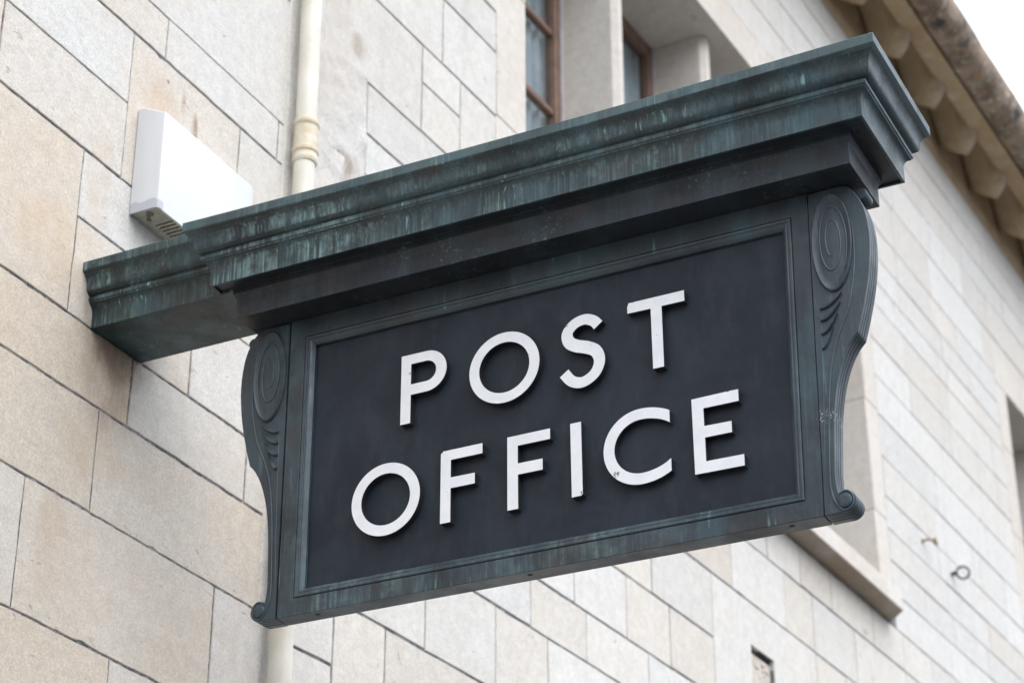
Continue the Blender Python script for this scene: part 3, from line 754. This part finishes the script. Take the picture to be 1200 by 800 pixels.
def console(side):
    def P(x, u, z):
        y = (YL+u) if side < 0 else (YR-u)
        return Vector((x, WP(y, z), z))
    root = bmesh.new(); bm = root
    xf, xb = XF-.0022, XB+.002
    cuts = [(xf,.0012),(xf+.0012,0),(xf+.009,0),(xf+.0105,.0030),(xf+.0125,.0030),(xf+.0140,.0002),(xf+.0205,.0002),(xf+.022,.0032),(xf+.024,.0032),(xf+.0255,.0002),(xf+.032,.0002),(xf+.0335,.0030),(xf+.0355,.0030),(xf+.037,0),(xb-.0012,0),(xb,.0012)]
    rings = [[P(x, *q) for q in offset(body, d)] for x, d in cuts]
    R = loft(bm, rings, cap0=False, cap1=False)
    for r in (R[0], R[-1]):
        es = [bm.edges.get((r[i], r[(i+1) % len(r)])) for i in range(len(r))]
        bmesh.ops.triangle_fill(bm, edges=es, use_beauty=True)
    con = link('console', bm, M_CONSOLE, sign, sharp=28)
    # volute: raised oval with an incised spiral drawn as a rib
    bm = bmesh.new(); c = (.0480,3.8010); A, Bz = .0425,.1130
    N = 56
    def oval(a, b, x): return [P(x, c[0]+a*math.cos(-2*math.pi*i/N)*(1), c[1]+b*math.sin(-2*math.pi*i/N)) for i in range(N)]
    loft(bm, [oval(A,Bz,xf+.001), oval(A,Bz,xf-.0040), oval(A-.0020,Bz-.0028,xf-.0062), oval(A-.0045,Bz-.0056,xf-.0052), oval(A-.0075,Bz-.0095,xf-.0028), oval(A-.014,Bz-.024,xf-.0022), oval(A-.024,Bz-.050,xf-.0048), oval(.008,.03,xf-.0060)], cap0=False)
    v = link('volute', bm, M_CONSOLE, con, sharp=60)
    bm = bmesh.new(); pts = []
    for i in range(110):
        t = i/109; ang = -math.pi/2 + .35 + 2*math.pi*2.05*t
        k = (1-t)**1.0
        a = .0075+(A-.0075-.009)*k; b = .030+(Bz-.030-.018)*k
        pts.append(P(xf-.0030-.0030*t, c[0]+a*math.cos(ang), c[1]-.006*(1-k)*0+b*math.sin(ang)))
    tube(bm, pts, .0021, 8, flat=.9); link('spiral', bm, M_RIDGE, con, sharp=60)
    # rib following the outline and running into the lower scroll
    bm = bmesh.new()
    inner = [(.0905,3.842),(.0925,3.800),(.0920,3.755),(.0880,3.715),(.0820,3.680),(.0735,3.645),(.0610,3.615),(.0480,3.585),(.0375,3.550),(.0290,3.505),(.0235,3.450),(.0200,3.390),(.0175,3.330),(.0165,3.285),(.0185,3.262),(.0250,3.240),(.0370,3.2235),(.0470,3.2210),(.0570,3.227),(.0610,3.238),(.0590,3.2500),(.0510,3.2590),(.0420,3.2605),(.0345,3.2560)]
    tube(bm, [P(xf-.0004, u, z) for u, z in catmull(inner, 6)], .0022, 8, flat=1.0)
    inner2 = [(.0165,3.665),(.0160,3.62),(.0150,3.56),(.0135,3.49),(.0115,3.42),(.0090,3.35),(.0065,3.28)]
    tube(bm, [P(xf-.0002, u, z) for u, z in catmull(inner2, 5)], .0012, 6, flat=.9)
    link('rib', bm, M_RIDGE, con, sharp=60)
    # leaf: four curling lobes below the volute
    for (z0, dz, w) in ((3.672,.018,.046),(3.652,.027,.042),(3.628,.034,.035),(3.600,.040,.025)):
        bm = bmesh.new(); n1 = 14; top = []; L0 = (.0165, z0-dz*.75); L1 = (.0165+w, z0+.010)
        rg = []
        for i in range(n1+1):
            t = i/n1; u = L0[0]+(L1[0]-L0[0])*t; z = L0[1]+(L1[1]-L0[1])*t**1.9
            th = .0078*math.sin(math.pi*min(1, .12+.88*t))**.7*(1-.35*t)+.0008
            rg.append([P(xf+.001, u, z-th), P(xf-.0062, u-.0006, z-th*.62), P(xf-.0035, u, z+th*.15), P(xf+.001, u, z+th)])
        loft(bm, rg); link('leaf_lobe', bm, M_CONSOLE, con, sharp=50)
    # raised disc of the lower scroll
    bm = bmesh.new(); N2_ = 30
    def disc(r, x): return [P(x, sc[0]+r*math.cos(-2*math.pi*i/N2_), sc[1]+r*math.sin(-2*math.pi*i/N2_)) for i in range(N2_)]
    loft(bm, [disc(.0150,xf+.001), disc(.0147,xf-.0026), disc(.0125,xf-.0042), disc(.0060,xf-.0046)], cap0=False)
    link('scroll', bm, M_CONSOLE, con, sharp=50)
    # small roll that closes the top of the console
    bm = bmesh.new(); N3 = 20
    loft(bm, [[P(x, .1075+r*math.cos(-2*math.pi*i/N3), 3.906+r*math.sin(-2*math.pi*i/N3)) for i in range(N3)] for x, r in ((XF+.012,.005),(XF+.0125,.0125),(XF+.016,.0145),(XB+.004,.0145),(XB+.006,.011))])
    link('roll', bm, M_CONSOLE, con, sharp=50)
    return con
console(-1)['label'] = 'scrolled bronze side bracket nearest the wall'
console(1)['label'] = 'scrolled bronze side bracket at the street end'

# letters: a = distance from the wall
LF, LB = 3.6614, XP+.0004; KL = LF/3.6642
def letter(loops):
    bm = bmesh.new()
    fill_extrude(bm, loops, lambda a, z: Vector((LF, -2.9+(2.9-a)*KL, 1.6+(z-1.6)*KL)), lambda a, z: Vector((LB, -2.9+(2.9-a)*KL, 1.6+(z-1.6)*KL)), 1, 0)
    return link('letter', bm, [M_WHITE, M_BLACK], sign, smooth=False)
def circ(cx, cz, r, n=64): return [(cx+r*math.cos(2*math.pi*i/n), cz+r*math.sin(2*math.pi*i/n)) for i in range(n)]
def bowl(cx, cz, r, n=18): return [(cx+r*math.cos(t), cz+r*math.sin(t)) for t in (math.pi/2-math.pi*i/n for i in range(n+1))]
# P
letter([[(.7985,3.6095),(.7985,3.7750)] + bowl(.8615,3.7260,.0490) + [(.8230,3.6770),(.8230,3.6095)],
        [(.8228,3.7515)] + bowl(.8600,3.7268,.0247) + [(.8228,3.7021)]])
letter([circ(1.0494,3.6918,.0834), circ(1.0494,3.6918,.0597)])
# S as a stroke of even width
cl = catmull([(1.2700,3.7400),(1.2590,3.7530),(1.2390,3.7612),(1.2150,3.7555),(1.1985,3.7375),(1.2020,3.7160),(1.2190,3.7030),(1.2440,3.6935),(1.2640,3.6800),(1.2712,3.6560),(1.2600,3.6300),(1.2330,3.6155),(1.2080,3.6225),(1.1898,3.6450)], 7)
lft, rgt = [], []
for i, p in enumerate(cl):
    a = cl[max(0, i-1)]; b = cl[min(len(cl)-1, i+1)]; t = Vector((b[0]-a[0], b[1]-a[1])).normalized()
    q = i/(len(cl)-1); w = .0122+.0022*math.exp(-((q-.5)/.16)**2)
    lft.append((p[0]-t.y*w, p[1]+t.x*w)); rgt.append((p[0]+t.y*w, p[1]-t.x*w))
letter([lft + rgt[::-1]])
# T with a chipped upper left corner
letter([[(1.3372,3.7505),(1.3372,3.7665),(1.3392,3.7705),(1.3404,3.7746),(1.3500,3.7744),(1.3512,3.7732),(1.3524,3.7746),(1.4656,3.7748),(1.4656,3.7500),(1.4144,3.7500),(1.4150,3.6098),(1.3908,3.6098),(1.3898,3.7500)]])
# OFFICE
letter([circ(.7672,3.4430,.0832), circ(.7672,3.4430,.0594)])
letter([[(.8996,3.3606),(.8996,3.5190),(.9012,3.5215),(.9040,3.5222),(.9046,3.5252),(.9975,3.5254),(.9985,3.5246),(.9985,3.5022),(.9236,3.5022),(.9236,3.4616),(.9808,3.4612),(.9808,3.4370),(.9236,3.4372),(.9238,3.3606)]])
letter([[(1.0568,3.3600),(1.0566,3.5256),(1.1556,3.5258),(1.1556,3.5020),(1.0810,3.5020),(1.0810,3.4616),(1.1380,3.4611),(1.1380,3.4363),(1.0812,3.4363),(1.0815,3.3600)]])
letter([[(1.2030,3.3606),(1.2018,3.5258),(1.2264,3.5258),(1.2275,3.3640),(1.2262,3.3628),(1.2240,3.3610)]])
def cell(a, b, n=30):
    L = []
    for i in range(n+1):   # upper flat right part, left half circle, lower flat right part
        pass
    cx, cz = 1.3588, 3.4428
    xe = 1.4226
    t0 = math.acos((xe-cx)/a); up = [(cx+a*math.cos(t0+(math.pi/2-t0)*i/14), cz+b*math.sin(t0+(math.pi/2-t0)*i/14)) for i in range(15)]
    lf = [(cx+b*math.cos(math.pi/2+math.pi*i/34), cz+b*math.sin(math.pi/2+math.pi*i/34)) for i in range(1,34)]
    dn = [(x, 2*cz-z) for x, z in reversed(up)]
    return up+lf+dn
co = cell(.106,.0834); ci = cell(.0855,.0592)
letter([co + ci[::-1]])
letter([[(1.4722,3.3566),(1.4710,3.5218),(1.5478,3.5230),(1.5490,3.5214),(1.5502,3.5210),(1.5514,3.5230),(1.5717,3.5231),(1.5715,3.4972),(1.4958,3.4972),(1.4962,3.4579),(1.5542,3.4568),(1.5542,3.4324),(1.4966,3.4326),(1.4968,3.3808),(1.5768,3.3800),(1.5768,3.3557)]])

# ------------------------------------------------------------------ ground
def structure(name, bm, m):
    o = link(name, bm, m, smooth=False); o['kind'] = 'structure'; return o
bm = bmesh.new(); v = [bm.verts.new(p) for p in ((-300,-300,-.13),(300,-300,-.13),(300,300,-.13),(-300,300,-.13))]; bm.faces.new(v); structure('ground', bm, M_ASPHALT)
bm = bmesh.new(); box(bm, -40, 60, -3.4, .002, -.13, 0)
structure('pavement', bm, M_PAVE)
bm = bmesh.new(); box(bm, -40, 60, -3.55, -3.402, -.13, .006); structure('kerb', bm, M_KERB)

# ------------------------------------------------------------------ sky and light
SUN_EL, SUN_AZ = math.radians(48), math.radians(205)   # compass-like: direction the light comes from
w = bpy.data.worlds.new('World'); scene.world = w; w.use_nodes = True
nt = w.node_tree; bg = nt.nodes['Background']
sky = nt.nodes.new('ShaderNodeTexSky'); sky.sky_type = 'NISHITA'; sky.sun_disc = False
sky.sun_elevation = SUN_EL; sky.sun_rotation = SUN_AZ - math.pi/2 if False else 0
tc = nt.nodes.new('ShaderNodeTexCoord'); nz = nt.nodes.new('ShaderNodeTexNoise'); nz.inputs['Scale'].default_value = 2.2; nz.inputs['Detail'].default_value = 5
nt.links.new(tc.outputs['Generated'], nz.inputs['Vector'])
rp = nt.nodes.new('ShaderNodeMapRange'); rp.inputs['From Min'].default_value = .3; rp.inputs['From Max'].default_value = .7
nt.links.new(nz.outputs['Fac'], rp.inputs['Value'])
cloud = nt.nodes.new('ShaderNodeMix'); cloud.data_type = 'RGBA'; cloud.inputs[6].default_value = (8.4,9.1,10.4,1); cloud.inputs[7].default_value = (11.2,11.8,12.8,1)
nt.links.new(rp.outputs[0], cloud.inputs[0])
sz = nt.nodes.new('ShaderNodeSeparateXYZ'); nt.links.new(tc.outputs['Generated'], sz.inputs[0])
gr = nt.nodes.new('ShaderNodeMapRange'); gr.inputs['From Min'].default_value = 0; gr.inputs['From Max'].default_value = .85; gr.inputs['To Min'].default_value = .30; gr.inputs['To Max'].default_value = 1.30
nt.links.new(sz.outputs[2], gr.inputs['Value'])
cg = nt.nodes.new('ShaderNodeVectorMath'); cg.operation = 'SCALE'; nt.links.new(cloud.outputs[2], cg.inputs[0]); nt.links.new(gr.outputs[0], cg.inputs['Scale'])
mx = nt.nodes.new('ShaderNodeMix'); mx.data_type = 'RGBA'; mx.inputs[0].default_value = .88
nt.links.new(sky.outputs[0], mx.inputs[6]); nt.links.new(cg.outputs[0], mx.inputs[7]); nt.links.new(mx.outputs[2], bg.inputs[0])
bg.inputs[1].default_value = .112
# sun comes from the street side, high, ahead of the camera's left
sd = Vector((-.30, -.72, .84)).normalized()
sky.sun_elevation = math.asin(sd.z); sky.sun_rotation = math.atan2(sd.x, sd.y)
L = bpy.data.lights.new('sun', 'SUN'); L.energy = 1.15; L.angle = math.radians(65); L.color = (1,.97,.94)
lo = bpy.data.objects.new('sun', L); COL.objects.link(lo); lo.rotation_euler = sd.to_track_quat('Z', 'Y').to_euler(); lo.location = (0,-10,20)

# ------------------------------------------------------------------ camera
r = Vector((0.44802381,-0.89401971,-0.00185185)); u = Vector((-0.41459497,-0.20960198,0.88553827)); f = Vector((0.79207681,0.39597446,0.46456275))
cam = bpy.data.cameras.new('camera'); co_ = bpy.data.objects.new('camera', cam); COL.objects.link(co_)
co_.matrix_world = Matrix(((r.x,u.x,-f.x,0),(r.y,u.y,-f.y,-2.9),(r.z,u.z,-f.z,1.6),(0,0,0,1)))
cam.sensor_width = 36; cam.lens = 36*2541.2157/1200; cam.clip_start = .05; cam.clip_end = 1000
cam.dof.use_dof = True; cam.dof.focus_distance = 4.5; cam.dof.aperture_fstop = 5.0
scene.camera = co_
scene.view_settings.view_transform = 'Standard'; scene.view_settings.look = 'None'; scene.view_settings.gamma = 1
scene.view_settings.exposure = .93
scene.render.resolution_x = 1024; scene.render.resolution_y = 682
